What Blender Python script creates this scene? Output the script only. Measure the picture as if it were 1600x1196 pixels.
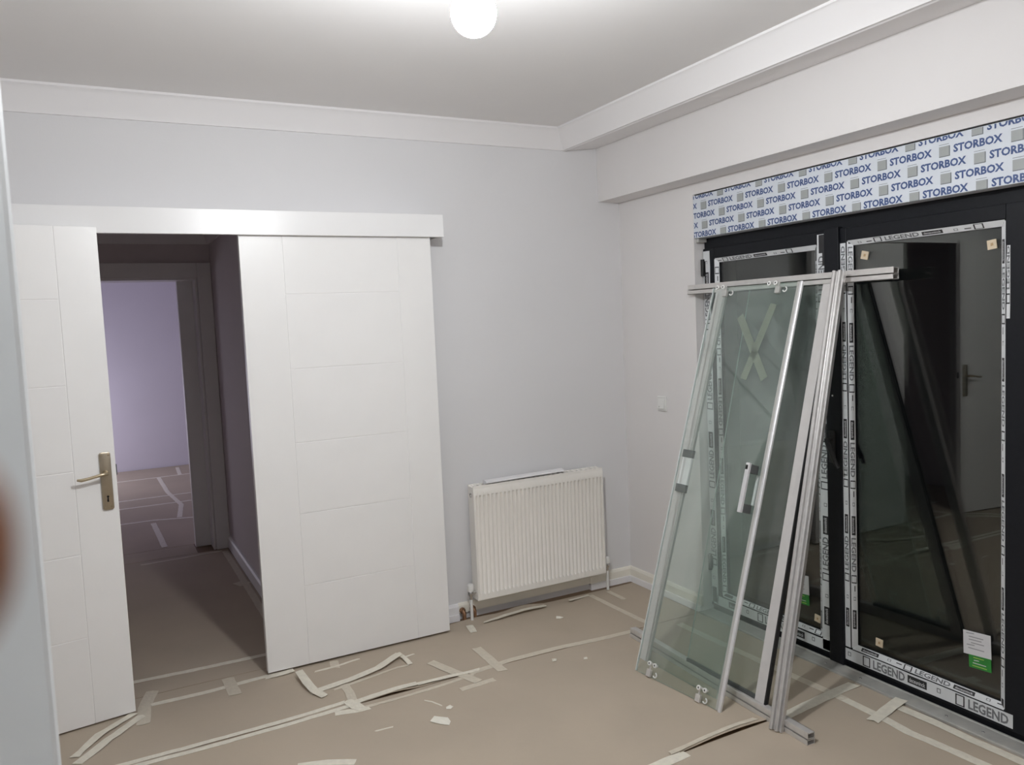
import bpy, bmesh, math, random
from mathutils import Vector, Matrix
random.seed(7)
for o in list(bpy.data.objects): bpy.data.objects.remove(o)
scene = bpy.context.scene
COL = scene.collection
V = Vector
# ------------------------------------------------------------------ camera
cam_d = bpy.data.cameras.new('camera'); cam = bpy.data.objects.new('camera', cam_d); COL.objects.link(cam)
cam_d.sensor_width = 36.0; cam_d.sensor_fit = 'HORIZONTAL'; cam_d.lens = 27.9475
cam_d.clip_start = 0.01; cam_d.clip_end = 60
CAM = V((-2.7373, -3.8113, 1.56))
rt, up, fw = V((.8838, -.4657, -.0442)), V((.0738, .0456, .9962)), V((.4619, .8838, -.0746))
cam.matrix_world = Matrix(((rt.x, up.x, -fw.x, CAM.x), (rt.y, up.y, -fw.y, CAM.y), (rt.z, up.z, -fw.z, CAM.z), (0, 0, 0, 1)))
cam_d.dof.use_dof = True; cam_d.dof.focus_distance = 3.4; cam_d.dof.aperture_fstop = 11.0
scene.camera = cam
# ------------------------------------------------------------------ world: night outside
w = bpy.data.worlds.new('night'); scene.world = w; w.use_nodes = True
w.node_tree.nodes['Background'].inputs[0].default_value = (.05, .07, .12, 1)
w.node_tree.nodes['Background'].inputs[1].default_value = .02
BULB_STRENGTH = 625.0
FAR_FILL_POWER = 27.0
vs = scene.view_settings
vs.view_transform = 'Standard'; vs.look = 'None'; vs.gamma = 1.0; vs.exposure = 0.0; vs.use_curve_mapping = False
try:
    scene.cycles.transparent_max_bounces = 32
    scene.cycles.max_bounces = 10
    scene.cycles.diffuse_bounces = 7
    scene.cycles.glossy_bounces = 4
except Exception: pass
# added lamp lights the room beyond the corridor; its real source is unseen
ld = bpy.data.lights.new('far_room_fill', 'AREA'); lo = bpy.data.objects.new('far_room_fill', ld); COL.objects.link(lo)
ld.shape = 'RECTANGLE'; ld.size = 1.1; ld.size_y = 1.3; ld.energy = FAR_FILL_POWER; ld.color = (.88, .86, 1.0)
lo.location = (-3.95, 5.75, .75); lo.rotation_euler = (0, math.radians(-90), 0)

# ------------------------------------------------------------------ materials
MATS = {}
def mat(name, col, rough=.5, metal=0., nscale=8., namt=.04, bump=0., bscale=60., spec=.5, coat=0., stretch=None, extra=None):
    m = bpy.data.materials.new(name); m.use_nodes = True; nt = m.node_tree; N = nt.nodes; L = nt.links
    p = N['Principled BSDF']
    p.inputs['Roughness'].default_value = rough; p.inputs['Metallic'].default_value = metal
    p.inputs['Specular IOR Level'].default_value = spec; p.inputs['Coat Weight'].default_value = coat
    p.inputs['Coat Roughness'].default_value = .15
    tc = N.new('ShaderNodeTexCoord'); mp = N.new('ShaderNodeMapping'); L.new(tc.outputs['Object'], mp.inputs[0])
    if stretch: mp.inputs['Scale'].default_value = stretch
    nz = N.new('ShaderNodeTexNoise'); nz.inputs['Scale'].default_value = nscale; nz.inputs['Detail'].default_value = 5
    L.new(mp.outputs[0], nz.inputs['Vector'])
    rp = N.new('ShaderNodeValToRGB'); L.new(nz.outputs['Fac'], rp.inputs[0])
    e = rp.color_ramp.elements; e[0].position = .3; e[1].position = .7
    e[0].color = tuple(c*(1-namt) for c in col)+(1,); e[1].color = tuple(min(1, c*(1+namt)) for c in col)+(1,)
    last = rp.outputs[0]
    if extra:      # a second, large blotchy tint of its own shape (stains, scuffs)
        ecol, escale, ethr, eamt = extra
        n2 = N.new('ShaderNodeTexNoise'); n2.inputs['Scale'].default_value = escale; n2.inputs['Detail'].default_value = 7
        L.new(tc.outputs['Object'], n2.inputs['Vector'])
        r2 = N.new('ShaderNodeMapRange'); r2.inputs[1].default_value = ethr; r2.inputs[2].default_value = ethr+.15
        r2.inputs[4].default_value = eamt; L.new(n2.outputs['Fac'], r2.inputs[0])
        mx = N.new('ShaderNodeMix'); mx.data_type = 'RGBA'; L.new(r2.outputs[0], mx.inputs[0]); L.new(last, mx.inputs[6]); mx.inputs[7].default_value = ecol+(1,)
        last = mx.outputs[2]
    L.new(last, p.inputs['Base Color'])
    if bump:
        nb = N.new('ShaderNodeTexNoise'); nb.inputs['Scale'].default_value = bscale; nb.inputs['Detail'].default_value = 4
        L.new(mp.outputs[0], nb.inputs['Vector'])
        b = N.new('ShaderNodeBump'); b.inputs['Strength'].default_value = bump; b.inputs['Distance'].default_value = .004
        L.new(nb.outputs['Fac'], b.inputs['Height']); L.new(b.outputs[0], p.inputs['Normal'])
    MATS[name] = m; return m
def glass(name, tint, f0=.045, rough=0.0, dust_haze=0.):
    """thin clear pane: see-through tint plus a mirror share that grows towards grazing (both faces alike)"""
    m = bpy.data.materials.new(name); m.use_nodes = True; nt = m.node_tree; N = nt.nodes; L = nt.links
    for n in list(N): N.remove(n)
    out = N.new('ShaderNodeOutputMaterial'); tr = N.new('ShaderNodeBsdfTransparent'); gl = N.new('ShaderNodeBsdfGlossy')
    tc = N.new('ShaderNodeTexCoord'); nz = N.new('ShaderNodeTexNoise'); nz.inputs['Scale'].default_value = 3
    L.new(tc.outputs['Object'], nz.inputs['Vector'])
    rp = N.new('ShaderNodeValToRGB'); L.new(nz.outputs['Fac'], rp.inputs[0])
    rp.color_ramp.elements[0].color = tuple(c*.985 for c in tint)+(1,); rp.color_ramp.elements[1].color = tint+(1,)
    L.new(rp.outputs[0], tr.inputs[0]); gl.inputs['Roughness'].default_value = rough
    lw = N.new('ShaderNodeLayerWeight'); lw.inputs['Blend'].default_value = .5
    pw = N.new('ShaderNodeMath'); pw.operation = 'POWER'; L.new(lw.outputs['Facing'], pw.inputs[0]); pw.inputs[1].default_value = 5
    ma = N.new('ShaderNodeMath'); ma.operation = 'MULTIPLY_ADD'; L.new(pw.outputs[0], ma.inputs[0]); ma.inputs[1].default_value = 1-f0; ma.inputs[2].default_value = f0
    mx = N.new('ShaderNodeMixShader'); L.new(ma.outputs[0], mx.inputs[0]); L.new(tr.outputs[0], mx.inputs[1]); L.new(gl.outputs[0], mx.inputs[2])
    last = mx.outputs[0]
    if dust_haze:       # greenish veil: dusty film with the pane's reflected haze painted in
        df = N.new('ShaderNodeBsdfDiffuse'); df.inputs[0].default_value = (.58, .68, .63, 1)
        n3 = N.new('ShaderNodeTexNoise'); n3.inputs['Scale'].default_value = 5; n3.inputs['Detail'].default_value = 6; L.new(tc.outputs['Object'], n3.inputs['Vector'])
        r3 = N.new('ShaderNodeMapRange'); r3.inputs[1].default_value = .3; r3.inputs[2].default_value = .7; r3.inputs[3].default_value = dust_haze*.75; r3.inputs[4].default_value = dust_haze*1.25; L.new(n3.outputs['Fac'], r3.inputs[0])
        m3 = N.new('ShaderNodeMixShader'); L.new(r3.outputs[0], m3.inputs[0]); L.new(last, m3.inputs[1]); L.new(df.outputs[0], m3.inputs[2]); last = m3.outputs[0]
    L.new(last, out.inputs[0]); MATS[name] = m; return m
def emit(name, col, s):
    m = bpy.data.materials.new(name); m.use_nodes = True; nt = m.node_tree
    p = nt.nodes['Principled BSDF']; p.inputs['Base Color'].default_value = (.9, .9, .9, 1)
    p.inputs['Emission Color'].default_value = col+(1,); p.inputs['Emission Strength'].default_value = s
    MATS[name] = m; return m
mat('wall', (.735, .73, .74), .75, nscale=2, namt=.015, bump=.06, bscale=180)
mat('wall_warm', (.76, .74, .735), .75, nscale=2, namt=.015, bump=.06, bscale=180)
mat('ceiling', (.84, .825, .82), .85, nscale=2, namt=.012, bump=.04, bscale=150)
mat('cornice', (.84, .825, .83), .6, nscale=3, namt=.01)
mat('lilac', (.68, .655, .73), .8, nscale=2, namt=.02)
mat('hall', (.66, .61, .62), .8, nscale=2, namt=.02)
mat('white_lacquer', (.88, .87, .86), .33, nscale=5, namt=.012, spec=.45, bump=.02, bscale=30)
mat('white_semi', (.87, .865, .865), .3, nscale=5, namt=.01, spec=.5)
mat('leaf_edge', (.66, .685, .70), .5, namt=.01)
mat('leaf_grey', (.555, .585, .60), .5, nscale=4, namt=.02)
mat('trim_cream', (.84, .81, .73), .45, nscale=9, namt=.03)
mat('trim_white', (.84, .83, .84), .5, nscale=9, namt=.02)
mat('subfloor', (.16, .10, .055), .5, nscale=30, namt=.3, stretch=(1, 12, 1))
mat('kraft', (.45, .38, .30), .8, nscale=2.2, namt=.05, bump=.25, bscale=14, extra=((.47, .395, .305), 1.1, .5, .5))
mat('kraft_edge', (.40, .30, .19), .8, nscale=10, namt=.1)
mat('tape', (.74, .70, .60), .55, nscale=40, namt=.07, bump=.5, bscale=90)
mat('tape_thin', (.61, .555, .455), .55, nscale=40, namt=.06, bump=.4, bscale=90)
mat('paper_white', (.80, .77, .68), .7, nscale=30, namt=.03, bump=.3, bscale=80)
mat('radiator', (.90, .87, .82), .32, nscale=6, namt=.012, spec=.5)
mat('radiator_dark', (.12, .10, .09), .6)
mat('chrome', (.62, .61, .60), .25, metal=1, nscale=30, namt=.06)
mat('brass_dull', (.50, .42, .30), .3, metal=1, nscale=25, namt=.08)
mat('brass_plate', (.46, .40, .31), .34, metal=1, nscale=25, namt=.06)
mat('copper', (.30, .17, .10), .45, metal=.8, nscale=40, namt=.2)
mat('aluminium', (.70, .69, .68), .3, metal=.7, nscale=40, namt=.06, stretch=(1, 1, 1))
mat('aluminium_bright', (.78, .78, .79), .3, metal=.45, nscale=40, namt=.04)
mat('profile_grey', (.58, .56, .55), .45, nscale=30, namt=.03)
mat('aluminium_satin', (.66, .64, .62), .45, metal=.4, nscale=30, namt=.05)
mat('aluminium_dusty', (.46, .455, .43), .55, metal=.3, nscale=14, namt=.14, extra=((.55, .53, .48), 9., .52, .6))
mat('anthracite', (.010, .011, .014), .45, nscale=60, namt=.08, bump=.12, bscale=300, spec=.2)
mat('gasket', (.012, .012, .013), .6)
mat('film_white', (.68, .695, .71), .4, nscale=12, namt=.05, bump=.5, bscale=25)
mat('film_blue', (.68, .72, .78), .4, nscale=10, namt=.03, bump=.4, bscale=20)
mat('print_blue', (.055, .095, .24), .5)
mat('print_grey', (.17, .175, .185), .5)
mat('print_square', (.37, .39, .39), .45)
mat('print_square_dark', (.13, .145, .15), .5)
mat('print_black', (.02, .02, .022), .5)
mat('plastic_dark', (.085, .09, .09), .45)
mat('plastic_white', (.78, .78, .76), .35, namt=.01)
mat('plastic_grey', (.42, .42, .40), .4)
mat('black_hole', (.006, .006, .006), .8)
mat('sticker_beige', (.66, .55, .40), .6, nscale=60, namt=.06)
mat('sticker_mark', (.45, .30, .16), .6)
mat('label_white', (.66, .66, .68), .5, nscale=40, namt=.02)
mat('label_green', (.03, .24, .04), .45, nscale=30, namt=.1)
mat('label_ink', (.30, .30, .32), .5)
mat('label_yellow', (.40, .60, .12), .5)
mat('glass_edge', (.52, .62, .57), .15, nscale=9, namt=.08, spec=.7)
mat('lit_edge', (.66, .70, .69), .3, namt=.03)  # pale tone painted for the light caught by a pane edge
mat('tape_shaded', (.24, .26, .205), .6, nscale=30, namt=.05)  # masking tape colour darkened and greened for shade behind the glass
mat('skin', (.26, .095, .035), .55, nscale=40, namt=.08, bump=.2, bscale=200)
mat('nail', (.48, .25, .16), .35)
glass('window_glass', (.80, .82, .80), .075)
glass('shower_glass', (.95, .978, .966), .056, dust_haze=.03)
emit('bulb_glow', (.955, .98, 1.0), BULB_STRENGTH)

# ------------------------------------------------------------------ mesh helpers
WO = {}          # world origin of every object
class MB:
    def __init__(s): s.v = []; s.f = []; s.m = []
    def quad(s, pts, mi=0):
        b = len(s.v); s.v += [V(p) for p in pts]; s.f.append(tuple(range(b, b+len(pts)))); s.m.append(mi); return s
    def box(s, a, b, M=None, mi=0):
        x0, y0, z0 = [min(a[i], b[i]) for i in range(3)]; x1, y1, z1 = [max(a[i], b[i]) for i in range(3)]
        P = [(x0,y0,z0),(x1,y0,z0),(x1,y1,z0),(x0,y1,z0),(x0,y0,z1),(x1,y0,z1),(x1,y1,z1),(x0,y1,z1)]
        n = len(s.v); s.v += [(M @ V(p)) if M else V(p) for p in P]
        for q in ((0,3,2,1),(4,5,6,7),(0,1,5,4),(1,2,6,5),(2,3,7,6),(3,0,4,7)):
            s.f.append(tuple(n+i for i in q)); s.m.append(mi)
        return s
    def slab(s, quad4, off, mi=0, side=None):
        """quad (4 points) given thickness by the vector off"""
        q = [V(p) for p in quad4]; o = V(off); n = len(s.v); s.v += q+[p+o for p in q]
        fs = [(0,1,2,3),(7,6,5,4),(0,4,5,1),(1,5,6,2),(2,6,7,3),(3,7,4,0)]
        for i, f in enumerate(fs): s.f.append(tuple(n+k for k in f)); s.m.append(mi if (i < 2 or side is None) else side)
        return s
    def prism(s, poly, fn, a, b, mi=0, close=True):
        """2-D polygon swept from a to b; fn(p, q, t) -> point"""
        n = len(s.v); k = len(poly)
        s.v += [V(fn(p[0], p[1], a)) for p in poly]+[V(fn(p[0], p[1], b)) for p in poly]
        for i in range(k):
            j = (i+1) % k; s.f.append((n+i, n+j, n+k+j, n+k+i)); s.m.append(mi)
        if close: s.f.append(tuple(n+i for i in range(k))[::-1]); s.m.append(mi); s.f.append(tuple(n+k+i for i in range(k))); s.m.append(mi)
        return s
    def tube(s, pts, r, seg=10, mi=0, cap=True):
        pts = [V(p) for p in pts]; rs = r if isinstance(r, (list, tuple)) else [r]*len(pts); base = len(s.v)
        ref = None
        for i, p in enumerate(pts):
            d = (pts[min(i+1, len(pts)-1)]-pts[max(i-1, 0)]).normalized()
            if ref is None: ref = d.orthogonal().normalized()
            ref = (ref-d*ref.dot(d)).normalized(); b2 = d.cross(ref)
            for k in range(seg):
                a = 2*math.pi*k/seg; s.v.append(p+(ref*math.cos(a)+b2*math.sin(a))*rs[i])
        for i in range(len(pts)-1):
            for k in range(seg):
                a = base+i*seg+k; b = base+i*seg+(k+1) % seg; s.f.append((a, b, b+seg, a+seg)); s.m.append(mi)
        if cap:
            s.f.append(tuple(base+k for k in range(seg))[::-1]); s.m.append(mi)
            e = base+(len(pts)-1)*seg; s.f.append(tuple(e+k for k in range(seg))); s.m.append(mi)
        return s
    def lathe(s, prof, org, ax, seg=20, mi=0):
        """profile of (radius, height) turned about ax through org"""
        ax = V(ax).normalized(); r0 = ax.orthogonal().normalized(); r1 = ax.cross(r0); o = V(org); base = len(s.v)
        for r, h in prof:
            for k in range(seg):
                a = 2*math.pi*k/seg; s.v.append(o+ax*h+(r0*math.cos(a)+r1*math.sin(a))*max(r, 1e-5))
        for i in range(len(prof)-1):
            for k in range(seg):
                a = base+i*seg+k; b = base+i*seg+(k+1) % seg; s.f.append((a, b, b+seg, a+seg)); s.m.append(mi)
        return s
    def add(s, mesh, M, mi=0):
        n = len(s.v); s.v += [M @ V(v) for v in mesh[0]]
        for f in mesh[1]: s.f.append(tuple(n+i for i in f)); s.m.append(mi)
        return s
    def build(s, name, mats, parent=None, bevel=0, smooth=None, label=None, cat=None, group=None, kind=None, seg=2, fix=True):
        if isinstance(mats, str): mats = [mats]
        xs = [v.x for v in s.v]; ys = [v.y for v in s.v]; zs = [v.z for v in s.v]
        org = V(((min(xs)+max(xs))/2, (min(ys)+max(ys))/2, min(zs)))
        me = bpy.data.meshes.new(name); me.from_pydata([tuple(v-org) for v in s.v], [], s.f)
        for mm in mats: me.materials.append(MATS[mm])
        for p, i in zip(me.polygons, s.m): p.material_index = i
        bm = bmesh.new(); bm.from_mesh(me)
        if fix: bmesh.ops.recalc_face_normals(bm, faces=bm.faces)
        if bevel:
            ed = [e for e in bm.edges if len(e.link_faces) == 2 and e.calc_face_angle(0) > .5]
            bmesh.ops.bevel(bm, geom=ed, offset=bevel, segments=seg, profile=.5, affect='EDGES', clamp_overlap=True)
        bm.to_mesh(me); bm.free()
        if smooth is not None:
            for p in me.polygons: p.use_smooth = True
            me.set_sharp_from_angle(angle=math.radians(smooth))
        o = bpy.data.objects.new(name, me); COL.objects.link(o)
        WO[o] = org; o.location = org
        if parent: o.parent = parent; o.location = org-WO[parent]
        props(o, label, cat, group, kind); return o
def props(o, label=None, cat=None, group=None, kind=None):
    if label: o['label'] = label
    if cat: o['category'] = cat
    if group: o['group'] = group
    if kind: o['kind'] = kind
def thing(name, loc, label=None, cat=None, group=None, kind=None):
    o = bpy.data.objects.new(name, None); COL.objects.link(o); o.location = loc; WO[o] = V(loc); o.empty_display_size = .1
    props(o, label, cat, group, kind); return o
TEXTS = {}
def text(s, bold=.012):
    """flat lettering as (verts, faces), scaled to width 1 and measured from the baseline left"""
    if s in TEXTS: return TEXTS[s]
    c = bpy.data.curves.new('lettering', 'FONT'); c.body = s; c.size = 1; c.resolution_u = 2; c.offset = bold; c.fill_mode = 'FRONT'
    o = bpy.data.objects.new('lettering', c); COL.objects.link(o); bpy.context.view_layer.update()
    me = o.to_mesh(); vv = [v.co.copy() for v in me.vertices]; ff = [tuple(p.vertices) for p in me.polygons]
    o.to_mesh_clear(); bpy.data.objects.remove(o); bpy.data.curves.remove(c)
    x0 = min(v.x for v in vv); x1 = max(v.x for v in vv); y0 = min(v.y for v in vv); y1 = max(v.y for v in vv)
    vv = [V(((v.x-x0)/(x1-x0), (v.y-y0)/(y1-y0), 0)) for v in vv]
    TEXTS[s] = (vv, ff); return TEXTS[s]
def frame_m(o, ex, ey):
    ex = V(ex); ey = V(ey); ez = ex.cross(ey); n = ez.normalized() if ez.length > 0 else V((0, 0, 1))
    return Matrix(((ex.x, ey.x, n.x, o[0]), (ex.y, ey.y, n.y, o[1]), (ex.z, ey.z, n.z, o[2]), (0, 0, 0, 1)))

# ------------------------------------------------------------------ the room shell
CZ = 2.604
S = 'structure'
MB().box((-4.3, -5.6, -.08), (.35, 7.0, 0)).build('floor', 'subfloor', kind=S, label='floor under the brown protective paper')
# ceiling of the room (and of the space behind the camera)
MB().box((-3.7, -5.5, CZ), (.30, .12, CZ+.1)).build('ceiling', 'ceiling', kind=S, label='pale grey painted ceiling')
# back wall with the doorway behind the sliding door
b = MB(); b.box((-2.05, 0, 0), (.30, .12, CZ)); b.box((-3.7, 0, 0), (-3.05, .12, CZ)); b.box((-3.05, 0, 2.06), (-2.05, .12, CZ))
wb = b.build('wall_back', 'wall', kind=S, label='pale lavender grey wall behind the radiator')
# right wall with the balcony door opening
b = MB(); b.box((0, -.638, 0), (.28, 0, CZ)); b.box((0, -5.5, 0), (.28, -2.30, CZ)); b.box((0, -2.30, 2.165), (.28, -.638, CZ))
wr = b.build('wall_right', 'wall_warm', kind=S, label='pale wall around the balcony doors')
MB().box((-.143, -5.4, 2.222), (-.0005, -.0005, CZ-.001)).build('beam', 'wall_warm', kind=S, label='boxed beam above the balcony doors')
# left wall with the doorway of the hinged leaf
b = MB(); b.box((-3.7, -.36, 0), (-3.56, 0, CZ)); b.box((-3.7, -3.70, 0), (-3.56, -1.26, CZ)); b.box((-3.7, -1.26, 2.06), (-3.56, -.36, CZ))
b.box((-3.7, -3.84, 0), (-3.12, -3.70, CZ)); b.box((-3.24, -5.5, 0), (-3.12, -3.84, CZ))
b.build('wall_left', 'wall', kind=S, label='grey wall on the left')
MB().box((-3.24, -4.85, 0), (.28, -4.75, CZ)).build('wall_front', 'wall', kind=S, label='wall behind the photographer')
# cornice on the back wall
def cove(p, h, n=6):
    """profile (out, down) of a cove moulding, ceiling at 0"""
    pts = [(0, 0), (p, 0), (p, -.010), (p-.006, -.013)]
    for i in range(1, n): 
        t = i/n; pts.append((p-.006-(p-.020)*t, -.013-(h-.022)*(t**1.12)))
    return pts+[(.014, -h+.006), (.012, -h), (0, -h)]
def mitre(b, prof):
    """back run along y=0 and right run along x=XR, mitred in the corner"""
    k = len(prof)
    A = [V((-3.56, -p, CZ+q)) for p, q in prof]; B = [V((-.362-p, -p, CZ+q)) for p, q in prof]; Cc = [V((-.362-p, -5.4, CZ+q)) for p, q in prof]
    return A, B, Cc
prof = cove(.077, .109)
A_, B_, C_ = mitre(None, prof)
def run(P, Q):
    b = MB(); k = len(P); b.v += P+Q
    for i in range(k):
        j = (i+1) % k; b.f.append((i, j, k+j, k+i)); b.m.append(0)
    b.f.append(tuple(range(k))[::-1]); b.m.append(0); b.f.append(tuple(range(k, 2*k))); b.m.append(0); return b
run(A_, B_).build('trim_1', 'cornice', kind=S, label='white cove cornice along the back wall', smooth=35)
run(B_, C_).build('trim_2', 'cornice', kind=S, label='white boxed cornice running towards the window side', smooth=35)
b = MB().prism([(-.3625, CZ-.108), (-.354, CZ-.112), (-.346, CZ-.106), (-.143, CZ-.082), (-.143, CZ-.0005), (-.3625, CZ-.0005)], lambda x, z, y: (x, y, z), -5.4, -.0005)
b.build('trim_3', 'cornice', kind=S, label='sloping underside of the boxed cornice')
# baseboards
def base(b, fn, a, c):
    b.prism([(0, .030), (.016, .030), (.016, .074), (.010, .086), (0, .088)], fn, a, c, 0)
    b.prism([(0, 0), (.024, 0), (.022, .034), (.006, .038), (0, .038)], fn, a, c, 1)
b = MB(); base(b, lambda p, z, t: (t, -p, z), -.30, -.001)
b.build('baseboard_back', ['trim_cream', 'trim_white'], kind=S, label='cream skirting with white film right of the radiator')
b = MB(); base(b, lambda p, z, t: (t, -p, z), -1.50, -1.13)
b.build('baseboard_back', ['trim_white', 'trim_white'], kind=S, label='white skirting between sliding door and radiator')
MB().prism([(0, .038), (.014, .038), (.014, .078), (.008, .088), (0, .09)], lambda p, z, t: (t, -p, z), -1.13, -.30).build('baseboard_back', 'trim_cream', kind=S, label='skirting under the radiator')
b = MB(); base(b, lambda p, z, t: (-p, t, z), -.637, -.002)
b.build('baseboard_right', ['trim_cream', 'trim_white'], kind=S, label='cream skirting beside the balcony doors')

# ------------------------------------------------------------------ corridor and the room beyond
b = MB(); b.box((-1.95, .12, 0), (-1.85, 2.31, 2.42)); b.build('wall_corridor_right', 'hall', kind=S, label='shaded right wall of the corridor')
b = MB(); b.box((-3.55, .12, 0), (-3.45, 2.31, 2.42)); b.build('wall_corridor_left', 'hall', kind=S, label='left wall of the corridor')
MB().box((-3.55, .12, 2.42), (-1.85, 2.55, 2.5)).build('ceiling_corridor', 'hall', kind=S, label='corridor ceiling')
b = MB(); b.box((-2.05, 2.31, 0), (-1.85, 2.50, 2.42)); b.box((-3.55, 2.31, 0), (-3.05, 2.50, 2.42)); b.box((-3.05, 2.31, 1.985), (-2.05, 2.50, 2.42))
b.build('wall_corridor_end', 'hall', kind=S, label='end wall of the corridor around the far doorway')
pr = cove(.10, .20)
b = MB().prism([(2.31-p, 2.42+q) for p, q in pr], lambda y, z, x: (x, y, z), -3.45, -1.95); b.build('trim_4', 'cornice', kind=S, label='shaded cornice at the end of the corridor', smooth=35)
b = MB().prism([(-1.95-p, 2.42+q) for p, q in pr], lambda x, z, y: (x, y, z), .12, 2.31); b.build('trim_5', 'cornice', kind=S, label='shaded cornice along the corridor wall', smooth=35)
d4 = thing('door_4', (-2.5, 2.29, 0), 'white framed doorway at the far end of the corridor', kind=S)
MB().box((-2.048, 2.285, 0), (-1.952, 2.31, 2.088)).build('casing', 'white_semi', d4, .004)
MB().box((-3.15, 2.285, 0), (-3.052, 2.31, 2.088)).build('casing', 'white_semi', d4, .004)
MB().box((-3.052, 2.286, 1.98), (-2.048, 2.31, 2.088)).build('casing', 'white_semi', d4, .004)
MB().box((-2.066, 2.296, 0), (-2.05, 2.50, 1.98)).build('door_lining', 'white_semi', d4, .002)
MB().box((-2.172, 2.46, 0), (-2.052, 2.54, 2.05)).build('door_stop', 'white_semi', d4, .003)
MB().box((-3.05, 2.296, 1.968), (-2.066, 2.50, 1.984)).build('door_lining', 'white_semi', d4, .002)
b = MB().prism([(0, 0), (.018, 0), (.018, .075), (.010, .088), (0, .09)], lambda p, z, t: (-1.95-p, t, z), .13, 2.28); b.build('baseboard_corridor', 'trim_white', kind=S, label='skirting along the corridor wall')
b = MB(); b.box((-4.1, 6.65, 0), (-.4, 6.75, 2.7)); b.build('wall_far', 'lilac', kind=S, label='lilac wall of the room beyond the corridor')
b = MB(); b.box((-.5, 2.5, 0), (-.4, 6.65, 2.7)); b.build('wall_far_right', 'lilac', kind=S, label='right wall of the far room')
b = MB(); b.box((-4.15, 2.5, 0), (-4.0, 6.65, 2.7)); b.build('wall_far_left', 'lilac', kind=S, label='left wall of the far room')
b = MB(); b.box((-4.15, 2.5, 0), (-3.05, 2.55, 2.7)); b.box((-2.05, 2.5, 0), (-.4, 2.55, 2.7)); b.box((-3.05, 2.5, 1.985), (-2.05, 2.55, 2.7)); b.build('wall_far_near', 'lilac', kind=S, label='near wall of the far room')
MB().box((-4.15, 2.5, 2.7), (-.4, 6.75, 2.8)).build('ceiling_far', 'lilac', kind=S, label='ceiling of the far room')
MB().prism([(6.65-p, 2.40+q*1.0) for p, q in cove(.09, .15)], lambda y, z, x: (x, y, z), -4.0, -.5).build('trim_6', 'lilac', kind=S, label='cornice of the far room')

# ------------------------------------------------------------------ doors
def leaf(name, M, W, H, cols, rows, label, mats='white_lacquer', T=.038):
    """flush door leaf; front face towards local -y; grooves between the raised face panels"""
    o = M @ V((0, 0, 0)); t = thing(name, M @ V((W/2, T/2, 0)), label, kind=S)
    MB().box((0, .0025, 0), (W, T, H), M).build('door_core', mats, t, .0012)
    g = .0016
    x0, x1 = cols
    for a, c in ((0, x0), (x1, W)):
        MB().box((a+(g if a else 0), 0, 0), (c-(g if c < W else 0), .004, H), M).build('panel', mats, t, .0012)
    zz = [0]+list(rows)+[H]
    for a, c in zip(zz[:-1], zz[1:]):
        MB().box((x0+g, 0, a+(g if a else 0)), (x1-g, .004, c-(g if c < H else 0)), M).build('panel', mats, t, .0012)
    return t
ROWS = [.37, .71, 1.04, 1.38, 1.72]
leaf('door_1', Matrix.Translation((-2.142, -.145, .014)), .902, 2.05, (.187, .730), ROWS, 'white lacquered sliding door panel hanging in front of the wall')
a9 = math.radians(9); LW = .86
org = V((-2.693-LW*math.cos(a9), -.2-LW*math.sin(a9), .010))
M2 = Matrix.Translation(org) @ Matrix.Rotation(a9, 4, 'Z')
d2 = leaf('door_2', M2, LW, 2.006, (.155, LW-.153), [.36, .70, 1.037, 1.38, 1.72], 'white hinged door leaf with brass lever handle, folded against the wall')
# lever handle on the leaf
def hp(s, d, z): return M2 @ V((LW-s, -d, z))
def rrect(w, h, r, n=5):
    P = []
    for cx, cz, a0 in ((w/2-r, h/2-r, 0), (-w/2+r, h/2-r, 90), (-w/2+r, -h/2+r, 180), (w/2-r, -h/2+r, 270)):
        for i in range(n+1):
            a = math.radians(a0+90*i/n); P.append((cx+r*math.cos(a), cz+r*math.sin(a)))
    return P
hd = MB().prism(rrect(.042, .236, .009), lambda p, q, t: hp(.039+p, t, .983+q), .0, .009).build('handle_plate', 'brass_plate', d2, .0025, smooth=40)
b = MB(); b.tube([hp(.040, .008, 1.018), hp(.040, .040, 1.018)], [.0095, .0085], 14)
b.tube([hp(.040, .040, 1.018), hp(.048, .048, 1.018), hp(.062, .050, 1.017), hp(.085, .049, 1.013), hp(.110, .047, 1.008), hp(.135, .046, 1.005), hp(.150, .045, 1.008)], [.0080, .0078, .0066, .0060, .0062, .0070, .0045], 14)
b.build('lever', 'brass_dull', hd, smooth=50)
b = MB(); b.lathe([(0, .0096), (.0045, .0096), (.0045, .0090)], hp(.039, 0, .920), M2.to_3x3() @ V((0, -1, 0)), 14)
b.prism([(-.0028, -.022), (.0028, -.022), (.0045, -.018), (.0018, 0), (-.0018, 0)], lambda p, q, t: hp(.039+p, t, .920+q), .0090, .0096)
b.build('keyhole', 'black_hole', hd)
b = MB()
for sx in (-.013, .013):
    for sz in (-.106, .106): b.lathe([(0, .0105), (.003, .0102), (.0038, .009)], hp(.039+sx, 0, .983+sz), M2.to_3x3() @ V((0, -1, 0)), 10)
b.build('screw_head', 'brass_dull', hd)
MB().box((LW, .012, 1.00), (LW+.006, .026, 1.045), M2).build('latch', 'plastic_dark', d2, .002)
# door frame in the left wall that carries this leaf
d5 = thing('trim_7', (-3.56, -.81, 0), 'white door frame in the left wall', kind=S)
for y in (-.36, -1.30): MB().box((-3.57, y, 0), (-3.545, y+.05, 2.09)).build('casing', 'white_semi', d5)
MB().box((-3.57, -1.30, 2.04), (-3.545, -.31, 2.09)).build('casing', 'white_semi', d5)
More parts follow.
